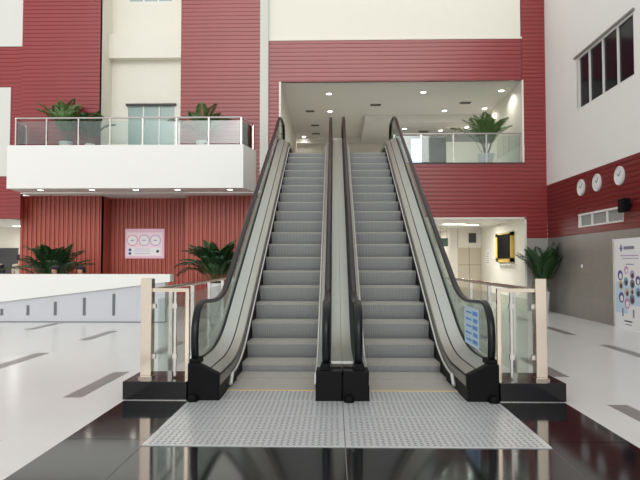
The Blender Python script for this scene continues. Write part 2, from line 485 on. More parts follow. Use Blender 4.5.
def along(section, ys, s, top=None):
    """closed section of (u, dz) carried along the incline by the step path"""
    n = len(section); vs = []; fs = []
    for y in ys:
        for u, dz in section: vs.append((XC + s * u, y, zp(y) + dz))
    for i in range(len(ys) - 1):
        for k in range(n): fs.append((i * n + k, i * n + (k + 1) % n, (i + 1) * n + (k + 1) % n, (i + 1) * n + k))
    fs += [tuple(range(n)), tuple(range((len(ys) - 1) * n, len(ys) * n))]
    return MB().add(vs, fs)
HR = 1.04            # handrail height over the steps
RN = .34             # newel radius
def rail_path():
    p = []; yn = YB + .06
    p.append((yn + .10, .34)); p.append((yn + .03, .44)); p.append((yn, .56))
    zc = HR - RN
    for k in range(0, 9):
        a = pi - k * (pi / 2) / 8
        p.append((yn + RN + RN * cos(a), zc + RN * sin(a)))
    ye = 17.75
    p += [(y, zp(y) + HR - .19 * (zp(y + .3) - zp(y - .3)) / (.6 * tan(A30))) for y in ys_path(yn + RN + .1, ye - RN - .1)]
    for k in range(0, 9):
        a = pi / 2 - k * (pi / 2) / 8
        p.append((ye - RN + RN * cos(a), FL2 + zc + RN * sin(a)))
    p += [(ye, FL2 + .5), (ye - .06, FL2 + .36)]
    return p
def sweep(path, x, sec):
    vs = []; fs = []; n = len(sec)
    for i, (y, z) in enumerate(path):
        a = path[max(0, i - 1)]; b = path[min(len(path) - 1, i + 1)]
        t = Vector((b[0] - a[0], b[1] - a[1])).normalized(); nn = Vector((-t.y, t.x))
        for dx, dn in sec: vs.append((x + dx, y + nn.x * dn, z + nn.y * dn))
    for i in range(len(path) - 1):
        for k in range(n): fs.append((i * n + k, i * n + (k + 1) % n, (i + 1) * n + (k + 1) % n, (i + 1) * n + k))
    fs += [tuple(range(n)), tuple(range((len(path) - 1) * n, len(path) * n))]
    return MB().add(vs, fs)
hsec = [(.042 * cos(2 * pi * k / 14), .026 * sin(2 * pi * k / 14)) for k in range(14)]
U0, U1 = .285, 1.335  # step edges from the centre line
def studs(x0, x1, ya, yb):
    """raised lozenges of the checkered steel"""
    if x0 > x1: x0, x1 = x1, x0
    sm = MB(); ny = max(1, int((yb - ya) / .05)); nx = int((x1 - x0) / .05)
    for j in range(ny):
        for i in range(nx):
            cx = x0 + (i + .5) * (x1 - x0) / nx; cy = ya + (j + .5) * (yb - ya) / ny
            a = pi / 4 if (i + j) % 2 else -pi / 4
            dx, dy = .024 * cos(a), .024 * sin(a); ex, ey = -.009 * sin(a), .009 * cos(a)
            sm.add([(cx - dx, cy - dy, .013), (cx + ex, cy + ey, .013), (cx + dx, cy + dy, .013), (cx - ex, cy - ey, .013), (cx, cy, .0165)],
                   [(0, 1, 4), (1, 2, 4), (2, 3, 4), (3, 0, 4)])
    return sm
def escalator(s, label):
    root = thing('escalator', label, 'escalator', (XC + s * .81, YB, 0), 'pair of escalators')
    P = lambda mb, n, m, **k: part(mb, n, M[m], root, **k)
    # steps
    k = -1; y = Y1 - .26 - RUN * 2; made = None
    while y < YCOMB2 + .1:
        z = zp(y) if y > Y1 - TL else 0.0
        if made is None:
            x0 = XC + s * (U0 + .008); x1 = XC + s * (U1 - .009)
            tr = MB().box(x0, x1, .004, RUN + .01, -.03, 0)
            ns = 6; prof = [(.004 + .085 * (j / ns) ** 1.3, -.001 - (RISE + .02) * j / ns) for j in range(ns + 1)]
            prof = [(.14, -.03), (.0, -.002)] + [(a, b - .004) for a, b in prof] + [(.14, -(RISE + .02))]
            rs = MB().prism(prof, x0, x1)
            # frame of the step at its own origin
            st_o = bpy.data.objects.new('step', None)
            made = MB(); made.v = rs.v; made.f = rs.f
            b = base(root)
            made.v = [(vx - b.x, vy, vz) for vx, vy, vz in made.v]
            so = made.build('step', M['riser'], root)
            tr.v = [(vx - b.x, vy, vz) for vx, vy, vz in tr.v]
            to = tr.build('tread', M['tread'], so)
            ln = MB().box(x0, x1, RUN - .04, RUN - .015, 0, .003); ln.v = [(vx - b.x, vy, vz) for vx, vy, vz in ln.v]
            lo = ln.build('edge_line', M['yellow'], so)
            for q in ((x0, x0 + s * .04), (x1 - s * .04, x1)): pass
            bpy.data.objects.remove(st_o)
            first = so
        else:
            so = first.copy(); C.objects.link(so)
            for ch in first.children:
                if ch.name.startswith('edge_line') and k > -1: continue
                c = ch.copy(); C.objects.link(c); c.parent = so
        so.location = (0, y - YB, z + .008)
        y += RUN; k += 1
    # combs and landing plates
    P(MB().prism([(6.86, .0), (6.86, .016), (YCOMB - .03, .016), (YCOMB + .02, .010), (YCOMB + .02, 0)], XC + s * U0, XC + s * U1), 'comb_plate', 'tread')
    P(box(XC + s * (U0 + .01), XC + s * (U1 - .01), 6.862, 6.89, .010, .0185), 'comb_edge_line', 'yellow')
    P(box(XC + s * (U0 + .01), XC + s * (U1 - .01), YB + .002, 6.858, .0, .013), 'access_cover', 'plate')
    sm = studs(XC + s * (U0 + .02), XC + s * (U1 - .02), YB + .02, 6.85)
    q = P(sm, 'stud', 'stud'); q['kind'] = 'stuff'
    P(box(XC + s * 0.0, XC + s * 1.66, YCOMB2, YF - .02, FL2 - .25, FL2 + .012), 'upper_landing_plate', 'comb')
    # outer side: skirt, brush, deck, glass, handrail
    ya, yb = YB + .05, 17.95
    Yv = ys_path(ya, yb)
    P(along([(U1, .155), (U1 + .012, .155), (U1 + .012, .292), (U1, .285)], Yv, s), 'skirt_panel', 'skirt')
    P(along([(U1 - .003, -.30), (U1 + .012, -.30), (U1 + .012, .156), (U1 - .003, .156)], Yv, s), 'lower_skirt', 'blackp')  # black covers the dark bristles and the shade below the brush, both as colour
    Ybr = ys_path(YCOMB + .02, YCOMB2)
    def brush(u, d):
        pts = [(XC + s * u, y, zp(y) + .165) for y in Ybr]
        mb = MB().tube(pts, .014, 8)
        mb.tube([(XC + s * u, Ybr[0] - .10, .055), (XC + s * u, Ybr[0] - .06, .09), (XC + s * u, Ybr[0] + .02, .165)], .022, 8)
        P(mb, 'skirt_brush', 'brush', smooth=True)
    brush(U1 - .022, -1)
    P(along([(U1, .283), (1.435, .335), (1.435, .315), (U1, .263)], Yv, s), 'inner_deck', 'steel')
    P(along([(1.435, .330), (1.450, .338), (1.450, .30), (1.435, .30)], Yv, s), 'deck_seam', 'seam')
    P(along([(1.450, .344), (1.59, .405), (1.59, .37), (1.450, .31)], Yv, s), 'glazing_deck', 'steel_lt')
    P(along([(1.63, .405), (1.668, .405), (1.668, .36), (1.63, .36)], Yv, s), 'outer_deck', 'steel')
    P(along([(1.59, .33), (1.63, .33), (1.63, .395), (1.59, .395)], Yv, s), 'glass_channel', 'seam')
    # inner side by the shared centre
    P(along([(U0, .155), (U0 - .012, .155), (U0 - .012, .285), (U0, .285)], Yv, s), 'skirt_panel', 'steel_lt')
    P(along([(U0 + .006, -.30), (U0 - .012, -.30), (U0 - .012, .156), (U0 + .006, .156)], Yv, s), 'lower_skirt', 'blackp')  # same black, with the shade below the inner brush put into the colour
    brush(U0 + .022, 1)
    P(along([(U0, .285), (.205, .345), (.205, .32), (U0, .26)], Yv, s), 'inner_deck', 'steel_lt')
    P(along([(.205, .33), (.125, .33), (.125, .385), (.205, .345)], Yv, s), 'glass_channel', 'seam')
    P(along([(.002, .40), (.125, .40), (.125, .37), (.002, .37)], ys_path(YB + .22, yb), s), 'centre_deck', 'steel')
    rp = rail_path()
    gp = [(y, z) for y, z in rp]
    low = [(y, zp(y) + .34) for y in ys_path(rp[0][0] + .02, 17.65)]
    inner = []
    for i, (y, z) in enumerate(rp[1:-1], 1):
        a = rp[i - 1]; b = rp[i + 1]
        t = Vector((b[0] - a[0], b[1] - a[1])).normalized()
        inner.append((y + t.y * .02, z - t.x * .02))
    gpoly = low + inner[::-1]
    for u in (1.61, .178):
        P(MB().prism(gpoly, XC + s * u - .005, XC + s * u + .005), 'glass_panel', 'glass_b')
        P(sweep(rp, XC + s * u, hsec), 'handrail', 'rubber', smooth=True)
    if s > 0:
        gx = XC + s * 1.61 - .006
        st = part(box(gx - .003, gx, 6.98, 7.72, .47, .94), 'safety_notice', M['paleblue'], root); st['label'] = 'pale blue safety notice stuck on the glass'
        n1 = MB(); n2 = MB()
        for r in range(5):
            n1.box(gx - .005, gx - .003, 7.03, 7.28 - .03 * (r % 2), .51 + r * .085, .56 + r * .085)
            n2.box(gx - .005, gx - .003, 7.34, 7.66 - .05 * ((r + 1) % 2), .52 + r * .085, .545 + r * .085)
        part(n1, 'pictograms', M['bluep'], st); part(n2, 'text_lines', M['bluep'], st)
    # newel caps: black end boxes
    cap = MB(); xo = [XC + s * v for v in (1.335, 1.665)]
    prof = [(U1 - .002, .0), (1.672, .0), (1.672, .405), (1.55, .405), (U1 - .002, .293)]
    cap.prism([(XC + s * u, z) for u, z in prof], YB, YB + .10, 'y')
    c1 = P(cap, 'newel_cap', 'blackp', bevel=.012)
    part(MB().prism([(XC + s * 1.55, .39), (XC + s * 1.668, .39), (XC + s * 1.662, .45), (XC + s * 1.56, .45)], YB + .03, YB + .26, 'y'), 'handrail_inlet', M['blackp'], c1, bevel=.015)
    part(MB().lathe([(.055, 0), (.055, .05), (.03, .075)], (XC + s * 1.60, YB - .05, .006), 14), 'rubber_bumper', M['blackp'], c1, smooth=True)
    cc = MB().box(XC + s * .003, XC + s * U0, YB, YB + .26, 0, .33)
    c2 = P(cc, 'newel_cap', 'blackp', bevel=.012)
    part(MB().prism([(XC + s * .12, .32), (XC + s * .25, .32), (XC + s * .23, .40), (XC + s * .14, .40)], YB + .03, YB + .26, 'y'), 'handrail_inlet', M['blackp'], c2, bevel=.015)
    if s > 0: part(MB().lathe([(.055, 0), (.055, .05), (.03, .075)], (XC + .07, YB - .05, .006), 14), 'rubber_bumper', M['blackp'], c2, smooth=True)
    # outer cladding and soffit of the truss
    Yc = ys_path(ya, yb)
    top = [(y, zp(y) + .365) for y in Yc]; bot = [(y, max(0.0, zp(y) - .62 if y < 16 else FL2 - .62)) for y in Yc]
    P(MB().prism(top + bot[::-1], XC + s * 1.64, XC + s * 1.66), 'side_cladding', 'steel_lt')
    sf = [(y, z) for y, z in zip(Yc, [b[1] for b in bot]) if z > .02]
    P(MB().prism(sf + [(y, z + .02) for y, z in sf[::-1]], XC + s * .01, XC + s * 1.64), 'soffit_panel', 'steel_lt')
    return root
escalator(-1, 'left grey escalator of the pair, its outer side towards the slatted wall')
escalator(1, 'right grey escalator of the pair, its outer side towards the dark stone wall')

# steel floor plates in front of the escalators
plate_rows = [(4.82, 5.26, 'nearest the black granite'), (5.27, 5.74, 'in the middle row'), (5.75, 6.375, 'reaching the comb')]
pl_x = ((XC - 1.655, XC - .004, 'left'), (XC + .004, XC + 1.655, 'right'))
for (ya, yb, t) in plate_rows:
    for x0, x1, side in pl_x:
        p = thing('checkered_plate', 'studded steel floor plate before the %s escalator, %s' % (side, t), 'floor plate', ((x0 + x1) / 2, (ya + yb) / 2, .006), 'steel floor plates')
        part(MB().box(x0, x1, ya + .004, yb - .004, .0062, .013), 'plate', M['plate'], p)
        sm = studs(x0 + .03, x1 - .03, ya + .02, yb - .02)
        so = part(sm, 'stud', M['stud'], p); so['kind'] = 'stuff'

# ---------------------------------------------------------------- plinths, end posts and glass railings
def side_guard(s, side, by):
    X = lambda u: XC + s * u
    pl = thing('granite_plinth', 'black granite plinth at the foot of the %s escalator' % side, 'plinth', (X(2.03), 6.69, 0), 'black granite plinths')
    part(box(X(1.685), X(2.385), 6.40, 7.02, 0, .205), 'block', M['blackm'], pl, bevel=.006)
    part(box(X(1.685), X(2.385), 6.392, 6.40, 0, .012), 'steel_edge', M['rail'], pl)
    g = thing('glass_gate', 'steel framed glass gate with tall square post on the %s plinth' % side, 'gate', (X(1.98), 6.62, .205), 'glass gates on plinths')
    ep = part(box(X(2.128), X(2.252), 6.57, 6.69, .205, 1.315), 'end_post', M['chrome'], g, bevel=.006)
    part(box(X(2.115), X(2.265), 6.55, 6.70, .205, .225), 'base_flange', M['chrome'], ep)
    part(box(X(1.715), X(1.755), 6.598, 6.642, .205, 1.205), 'jamb', M['chrome'], g)
    part(box(X(1.715), X(2.135), 6.60, 6.64, 1.165, 1.205), 'top_rail', M['chrome'], g)
    part(box(X(1.86), X(1.885), 6.605, 6.635, .225, 1.165), 'hinge_post', M['rail'], g)
    part(box(X(1.89), X(2.13), 6.614, 6.626, .25, 1.14), 'glass_panel', M['glass'], g)
    part(box(X(1.757), X(1.858), 6.614, 6.626, .25, 1.14), 'glass_panel', M['glass'], g)
    for z in (.42, .98):
        part(box(X(1.85), X(1.90), 6.596, 6.644, z, z + .055), 'hinge', M['rail'], g)
        part(box(X(2.09), X(2.14), 6.60, 6.64, z, z + .05), 'glass_clamp', M['rail'], g)
    r = thing('glass_railing', 'glass railing with steel posts along the outer side of the %s escalator' % side, 'railing', (X(2.19), 9.9, 0), 'glass railings beside the escalators')
    yp = [7.58, 8.75, 9.92, 11.09, 12.26, 13.43]
    part(MB().tube([(X(2.19), 6.70, 1.18), (X(2.19), yp[-1] + .1, 1.18)], .026, 10), 'top_rail', M['chrome'], r, smooth=True)
    for i, y in enumerate(yp):
        po = part(box(X(2.165), X(2.215), y - .025, y + .025, 0, 1.155), 'post', M['rail'], r)
        part(MB().lathe([(.06, 0), (.06, .012), (.035, .02)], (X(2.19), y, 0), 14), 'base_flange', M['rail'], po)
        a = (7.05 if i == 0 else yp[i - 1] + .06)
        part(box(X(2.184), X(2.196), a, y - .06, .12, 1.06), 'glass_panel', M['glass'], r)
side_guard(-1, 'left', 0); side_guard(1, 'right', 0)

# balcony railing
br = thing('balcony_railing', 'glass and steel railing along the white balcony parapet', 'railing', (-6.1, by0 + .06, 4.95))
pts = [(-9.30, YF - .12, 0)]
fx = [-9.50, -8.57, -7.61, -6.66, -5.68, -4.67, -3.71, -2.74]
zt, zb = 5.79, 4.97
yy = by0 + .06
part(MB().tube([(fx[0], yy, zt), (fx[-1], yy, zt)], .028, 8).tube([(fx[-1], yy, zt), (-2.52, YF - .12, zt)], .028, 8).tube([(fx[0], yy, zt), (-9.66, YF - .12, zt)], .028, 8), 'top_rail', M['rail'], br, smooth=True)
for i, x in enumerate(fx):
    part(box(x - .022, x + .022, yy - .02, yy + .02, zb, zt - .02), 'post', M['rail'], br)
    if i: part(box(fx[i - 1] + .04, x - .04, yy - .005, yy + .005, zb + .04, zt - .09), 'glass_panel', M['glass_w'], br)
part(box(-2.54, -2.50, YF - .14, YF - .1, zb, zt), 'post', M['rail'], br)
part(box(-9.68, -9.64, YF - .14, YF - .1, zb, zt), 'post', M['rail'], br)
e = MB(); wall_poly(e, (-2.72, yy + .06), (-2.53, YF - .17), .01, zb + .04, zt - .09); part(e, 'glass_panel', M['glass_w'], br)
e = MB(); wall_poly(e, (-9.52, yy + .06), (-9.63, YF - .17), .01, zb + .04, zt - .09); part(e, 'glass_panel', M['glass_w'], br)
# upper floor railing right of the escalators
ur = thing('landing_railing', 'glass railing on the upper floor edge right of the escalators', 'railing', (4.0, YF + .08, FL2))
part(MB().tube([(1.86, YF + .08, 5.50), (5.86, YF + .08, 5.50)], .026, 8), 'top_rail', M['rail'], ur, smooth=True)
ux = [1.88, 2.72, 3.72, 4.75, 5.80]
for i, x in enumerate(ux):
    part(box(x - .02, x + .02, YF + .06, YF + .10, FL2, 5.48), 'post', M['rail' if i < 2 else 'rail'], ur)
    if i: part(box(ux[i - 1] + .03, x - .03, YF + .075, YF + .085, FL2 + .03, 5.44), 'glass_panel', M['glass_w'], ur)

# ---------------------------------------------------------------- plants
def palm(label, loc, pot_r, pot_h, n, length, spread, seed, leaf='leaf', rise=.9, stem_h=.5, group='potted palms', wleaf=.035, lim=(-99, 99, -99, 99)):
    rnd = random.Random(seed)
    root = thing('potted_palm', label, 'potted plant', loc, group)
    x0, y0, z0 = loc
    pot = part(MB().lathe([(pot_r * .72, 0), (pot_r * .76, .01), (pot_r, pot_h - .02), (pot_r, pot_h), (pot_r * .88, pot_h), (pot_r * .86, pot_h - .06)], loc, 24), 'pot', M['pot'], root, smooth=True)
    part(MB().lathe([(pot_r * .85, pot_h - .08), (pot_r * .85, pot_h - .05)], loc, 18), 'soil', M['soil'], root)
    fol = MB(); stm = MB()
    for k in range(n):
        az = 2 * pi * (k * .381966) + rnd.uniform(-.3, .3)
        f = k / max(1, n - 1)
        L = length * rnd.uniform(.75, 1.1); el = radians(84 - 46 * f * spread + rnd.uniform(-9, 9))
        bx, by = x0 + cos(az) * pot_r * .35 * rnd.random(), y0 + sin(az) * pot_r * .35 * rnd.random()
        p = Vector((bx, by, z0 + pot_h - .05)); pts = [p.copy()]; d = el; N = 12
        for j in range(N):
            seg = (stem_h + L) / N
            p = p + Vector((cos(az) * cos(d), sin(az) * cos(d), sin(d))) * seg
            pts.append(p.copy())
            if j * seg > stem_h * .6: d -= radians(3 + 8 * spread * (.4 + f * .9))
        stm.tube(pts, .011, 5, r2=.003)
        tot = len(pts) - 1
        for j in range(24):
            t = .30 + .70 * j / 23
            q = t * tot; i = min(tot - 1, int(q)); c = pts[i].lerp(pts[i + 1], q - i); tg = (pts[i + 1] - pts[i]).normalized()
            sd = tg.cross(Vector((0, 0, 1)))
            sd = sd.normalized() if sd.length > .05 else Vector((-sin(az), cos(az), 0))
            up = sd.cross(tg)
            ll = L * .40 * sin(pi * min(1, .18 + .80 * (t - .30) / .70)) + .05
            for sg in (-1, 1):
                dr = (tg * .75 + sd * sg * .85 + up * rnd.uniform(.0, .35)).normalized()
                tip = c + dr * ll + Vector((0, 0, -.22 * ll)); mid = c + dr * ll * .5 + Vector((0, 0, .02))
                wv = dr.cross(up).normalized() * (wleaf * .5)
                fol.add([c, mid + wv, tip, mid - wv], [(0, 1, 2, 3)])
    for q in (stm, fol): q.v = [(min(max(a, lim[0]), lim[1]), min(max(b, lim[2]), lim[3]), c) for a, b, c in q.v]
    part(stm, 'stem', M['stem'], root, smooth=True)
    part(fol, 'foliage', M[leaf], root, recalc=False)
    return root
palm('bushy dark palm behind the white ramp parapet, left of the seated people', (-8.3, 17.3, 0), .25, .6, 34, .85, .62, 3, stem_h=.75, wleaf=.06)
palm('full palm in a white pot before the slatted wall beside the left escalator', (-3.36, 16.8, 0), .25, .90, 46, .66, .85, 4, stem_h=.72, wleaf=.06)
palm('slim palm in a tall white pot in the corner by the dark stone wall', (6.22, 17.7, 0), .17, .62, 20, .85, .38, 5, stem_h=.7, wleaf=.045, lim=(-99, XW - .03, -99, YF - .03))
palm('larger palm at the left end of the balcony', (-8.2, 17.75, 4.62), .2, .55, 14, .85, .5, 11, leaf='leaf2', stem_h=.6, wleaf=.055, lim=(-99, 99, 17.36, YF - .03))
palm('small dark palm on the balcony beside the white recess', (-7.50, 17.85, 4.62), .15, .5, 10, .55, .5, 13, stem_h=.55, wleaf=.05, lim=(-99, 99, 17.36, YF - .03))
palm('palm near the right end of the balcony', (-4.0, 17.75, 4.62), .2, .55, 14, .75, .6, 14, leaf='leaf2', stem_h=.5, wleaf=.05, lim=(-99, 99, 17.36, YF - .03))
palm('palm in a white pot behind the upper floor railing', (4.95, 19.2, FL2), .26, .42, 20, .8, .4, 15, leaf='leaf2', stem_h=.6, wleaf=.04, lim=(-99, 5.84, YF + .2, 99))

# ---------------------------------------------------------------- wall-mounted and standing things
# clocks
def clock(y, z, label, hm):
    c = thing('wall_clock', label, 'clock', (XW, y, z), 'round wall clocks')
    part(MB().lathe([(.215, 0), (.22, -.01), (.22, -.04), (.20, -.055), (.18, -.035), (.18, 0)], (XW, y, z), 32, 'x'), 'rim', M['shade'], c, smooth=True)
    part(MB().lathe([(.18, 0), (.18, -.032)], (XW, y, z), 32, 'x'), 'dial', M['paper'], c)
    mk = MB()
    for k in range(12):
        a = k * pi / 6; mk.box(XW - .0345, XW - .033, y + .15 * sin(a) - .007, y + .15 * sin(a) + .007, z + .15 * cos(a) - .007, z + .15 * cos(a) + .007)
    part(mk, 'hour_marks', M['txt_d'], c)
    for nm, ang, ln, w in (('hour_hand', hm[0], .09, .016), ('minute_hand', hm[1], .135, .011)):
        a = radians(ang); dy, dz = -sin(a), cos(a)
        part(MB().tube([(XW - .037, y, z), (XW - .037, y + dy * ln, z + dz * ln)], w / 2, 6), nm, M['txt_d'], c)
clock(15.73, 3.47, 'round white wall clock nearest the red corner', (300, 40))
clock(14.79, 3.475, 'middle one of the three round white wall clocks', (320, 40))
clock(13.63, 3.475, 'round white wall clock directly above the black speaker', (300, 40))
# speaker
sp = thing('wall_speaker', 'black speaker mounted on the red boards below the clocks', 'speaker', (XW, 13.22, 2.75))
part(MB().prism([(13.09, 2.62), (13.33, 2.60), (13.35, 2.9), (13.07, 2.91)], XW - .22, XW - .05), 'cabinet', M['blackp'], sp, bevel=.02)
part(box(XW - .23, XW - .218, 13.11, 13.31, 2.63, 2.88), 'grille', M['blackp'], sp)
part(box(XW - .06, XW, 13.17, 13.27, 2.70, 2.80), 'bracket', M['blackp'], sp)
# small sensor on the stone
sn = thing('wall_sensor', 'small round white sensor on the dark stone wall', 'sensor', (XW, 15.8, 1.39))
part(MB().lathe([(.05, 0), (.05, -.015), (.03, -.03)], (XW, 15.8, 1.39), 18, 'x'), 'cover', M['paper'], sn, smooth=True)
part(MB().lathe([(.012, -.03), (.010, -.034)], (XW, 15.8, 1.39), 12, 'x'), 'lens', M['txt'], sn)

# tall information banner against the stone wall
bn = thing('information_banner', 'tall white banner with a cluster of round pictures against the stone wall', 'banner', (XW - .06, 13.2, 0))
BX = XW - .05
part(box(BX, BX + .03, 12.42, 13.94, .0, 2.03), 'board', M['paper'], bn)
part(box(BX - .012, BX + .04, 13.90, 13.95, 0, 2.04), 'edge_frame', M['rail'], bn)
def disc_x(y, z, r, m, nm='picture', lift=.004, root=None, asp=1.0):
    vs = [(BX - lift, y + r * cos(2 * pi * k / 20), z + asp * r * sin(2 * pi * k / 20)) for k in range(20)]
    vs2 = [(BX, a[1], a[2]) for a in vs]
    return part(MB().add(vs + vs2, [tuple(range(20))] + [(k, (k + 1) % 20, 20 + (k + 1) % 20, 20 + k) for k in range(20)]), nm, M[m], root or bn)
def rect_x(y0, y1, z0, z1, m, nm='print', lift=.003): return part(box(BX - lift, BX, y0, y1, z0, z1), nm, M[m], bn)
rect_x(12.5, 13.86, .55, .98, 'paleblue', 'tint_band', .002); rect_x(13.3, 13.86, .35, 1.05, 'paleblue', 'tint_band', .0015)
lg = MB()
for a, b in ((13.56, 1.86), (13.60, 1.81), (13.52, 1.81), (13.56, 1.76)): lg.prism([(a - .035, b), (a, b - .035), (a + .035, b), (a, b + .035)], BX - .004, BX)
part(lg, 'logo', M['navy'], bn)
rect_x(12.98, 13.44, 1.78, 1.85, 'txt', 'title'); rect_x(12.8, 13.6, 1.63, 1.655, 'mauve', 'text_line'); rect_x(12.8, 13.5, 1.57, 1.59, 'mauve', 'text_line'); rect_x(13.0, 13.35, 1.44, 1.46, 'txt', 'text_line')
for y, z, r, m in ((13.62, 1.20, .115, 'navy'), (13.60, .98, .11, 'sand'), (13.58, .70, .12, 'navy'), (13.32, .58, .12, 'rose'), (13.34, 1.32, .09, 'rose'),
                   (13.36, 1.06, .10, 'teal'), (13.08, 1.22, .10, 'mauve'), (13.08, 1.02, .10, 'txt'), (13.10, .68, .11, 'txt'), (13.32, .82, .10, 'sand'), (13.10, .86, .08, 'sand'),
                   (12.84, 1.1, .1, 'navy'), (12.84, .84, .1, 'teal')):
    o = disc_x(y, z, r, m); disc_x(y - .015, z - .02, r * .55, 'paper' if m in ('navy', 'rose') else 'txt_d', 'figure', .006)
rect_x(13.50, 13.56, .28, .46, 'txt', 'text_line'); rect_x(13.02, 13.08, .28, .46, 'txt', 'text_line'); rect_x(13.12, 13.46, .17, .20, 'txt_d', 'text_line'); rect_x(13.15, 13.42, .1, .12, 'txt', 'text_line')

# pink poster on the slats
PY = 19.78
po = thing('wall_poster', 'pink landscape poster with three rings on the slatted wall', 'poster', (-6.38, PY, 1.63))
part(box(-7.05, -5.72, PY - .03, PY, 1.62, 2.62), 'board', M['pink'], po)
part(box(-7.0, -5.79, PY - .034, PY - .03, 1.70, 2.50), 'print_field', M['pink_l'], po)
part(box(-6.95, -5.85, PY - .037, PY - .034, 1.72, 1.98), 'caption_panel', M['paper'], po)
for i, x in enumerate((-6.80, -6.40, -6.02)):
    r = .19
    ring = MB()
    for k in range(24):
        a, b = 2 * pi * k / 24, 2 * pi * (k + 1) / 24
        ring.add([(x + q * cos(t), PY - .038, 2.23 + q * sin(t)) for q, t in ((r, a), (r, b), (r * .88, b), (r * .88, a))], [(0, 1, 2, 3)])
    part(ring, 'ring', M[('pink_d', 'mauve', 'mauve')[i]], po)
    part(MB().lathe([(r * .80, 0), (r * .80, -.004)], (x, PY - .034, 2.23), 20, 'y'), 'ring_centre', M['paper'], po)
    part(box(x - .06, x + .05, PY - .041, PY - .038, 2.21, 2.25), 'text_line', M['mauve'], po)
for z in (1.78, 1.86, 1.93): part(box(-6.72, -6.2, PY - .04, PY - .037, z, z + .015), 'text_line', M['mauve'], po)
part(MB().lathe([(.05, 0), (.05, -.004)], (-5.94, PY - .037, 1.86), 14, 'y'), 'dark_dot', M['txt_d'], po)
part(MB().lathe([(.05, 0), (.05, -.004)], (-6.88, PY - .037, 1.79), 14, 'y').lathe([(.05, 0), (.05, -.004)], (-6.88, PY - .037, 1.91), 14, 'y'), 'badge', M['navy'], po)

# display in a yellow frame on the corridor wall
WX = 5.93
tv = thing('wall_display', 'black screen in a yellow frame on the white corridor wall', 'screen', (WX, 20.5, 1.5))
fr = MB(); y0, y1, z0, z1 = 19.55, 21.45, 1.50, 2.50
fr.box(WX - .10, WX, y0, y1, z0, z0 + .14).box(WX - .10, WX, y0, y1, z1 - .12, z1).box(WX - .10, WX, y0, y0 + .2, z0, z1).box(WX - .10, WX, y1 - .34, y1, z0, z1)
part(fr, 'frame', M['ymat'], tv)
part(box(WX - .13, WX - .02, y0 + .16, y1 - .34, z0 + .12, z1 - .06), 'screen', M['screen'], tv)
sh = tag(box(WX - .14, WX, 19.4, 21.2, 1.40, 1.44).build('wall_shelf', M['shade']), 'thin pale shelf on the corridor wall under the yellow framed screen', 'shelf')
nb = thing('wall_notice', 'small paper notice on the corridor wall between door and screen', 'notice', (WX, 22.9, 1.3))
part(box(WX - .01, WX, 22.65, 23.15, 1.38, 1.98), 'sheet', M['paper'], nb)
tx = MB()
for r in range(6): tx.box(WX - .013, WX - .01, 22.72, 23.08 - .05 * (r % 3), 1.46 + r * .08, 1.485 + r * .08)
part(tx, 'text_lines', M['txt'], nb)
dp = tag(box(5.43, 5.72, 23.87, 23.9, 2.27, 2.66).build('wall_picture', M['dkgrey']), 'small dark square panel on the wall above the beige doors', 'panel')
hs = thing('hanging_sign', 'dark green sign hanging from the corridor ceiling left of the doors', 'sign', (4.2, 22.9, 2.1))
part(box(4.08, 4.40, 22.88, 22.92, 2.10, 2.42), 'board', M['green'], hs)
for x in (4.12, 4.36): part(MB().tube([(x, 22.9, 2.40), (x, 22.9, 2.87)], .008, 6), 'rod', M['rail'], hs)

# ---------------------------------------------------------------- ceiling lights and vents
def spot(root, loc, watts, angle=150, blend=.6, size=.06, col=(1, .96, .9)):
    l = bpy.data.lights.new('lamp', 'SPOT'); l.energy = watts; l.spot_size = radians(angle); l.spot_blend = blend; l.shadow_soft_size = size; l.color = col
    o = bpy.data.objects.new('lamp', l); C.objects.link(o); o.parent = root
    b = base(root); o.location = (loc[0] - b.x, loc[1] - b.y, loc[2] - b.z)
def downlight(x, y, z, label, watts, r=.10, group='recessed downlights'):
    d = thing('downlight', label, 'ceiling light', (x, y, z), group)
    part(MB().lathe([(r, 0), (r, -.012), (r * .8, -.016), (r * .78, 0)], (x, y, z), 20), 'trim_ring', M['lamp_d'], d)
    part(MB().lathe([(r * .78, -.004), (r * .78, -.010)], (x, y, z), 20), 'lens', M['lamp'], d)
    if watts: spot(d, (x, y, z - .03), watts)
up = [(329, 92, CL2, 'first of the upper ceiling lights, over the escalator centre'), (330, 110, CL2, 'second upper ceiling light, straight behind the one over the escalator centre'),
      (424, 91, CL2, 'upper ceiling light nearest the opening, right of the escalators'), (445, 110, CL2, 'upper ceiling light just before the dropped bulkhead'),
      (502, 90, CL2, 'upper ceiling light nearest the right white wall'), (485, 108, CL2, 'upper ceiling light halfway along the right white wall'),
      (467, 127, 6.88, 'upper ceiling light over the palm, past the bulkhead'), (441, 130, 6.88, 'upper ceiling light under the lower ceiling, left of the palm'), (405, 128, 6.88, 'upper ceiling light under the lower ceiling, by the right handrail'),
      (294.5, 137, CL2, 'upper ceiling light at the far left beside the left handrail')]
def ceil_pt(px, py, z):
    y = (z - 1.5) * FPX / (262 - py); return (px - 334) * y / FPX, y
for px, py, z, lab in up:
    x, y = ceil_pt(px, py, z)
    downlight(max(x, -1.35), min(y, 26.4), z, lab, 8 if px < 300 else 46, .11)
for k, (x, lab) in enumerate(((-8.86, 'leftmost'), (-7.29, 'second from left'), (-5.95, 'third from left'), (-4.70, 'fourth from left'), (-3.12, 'rightmost'))):
    downlight(x, 17.55, 3.68, 'downlight in the balcony soffit, %s of the row' % lab, 14, .11, 'soffit downlights')
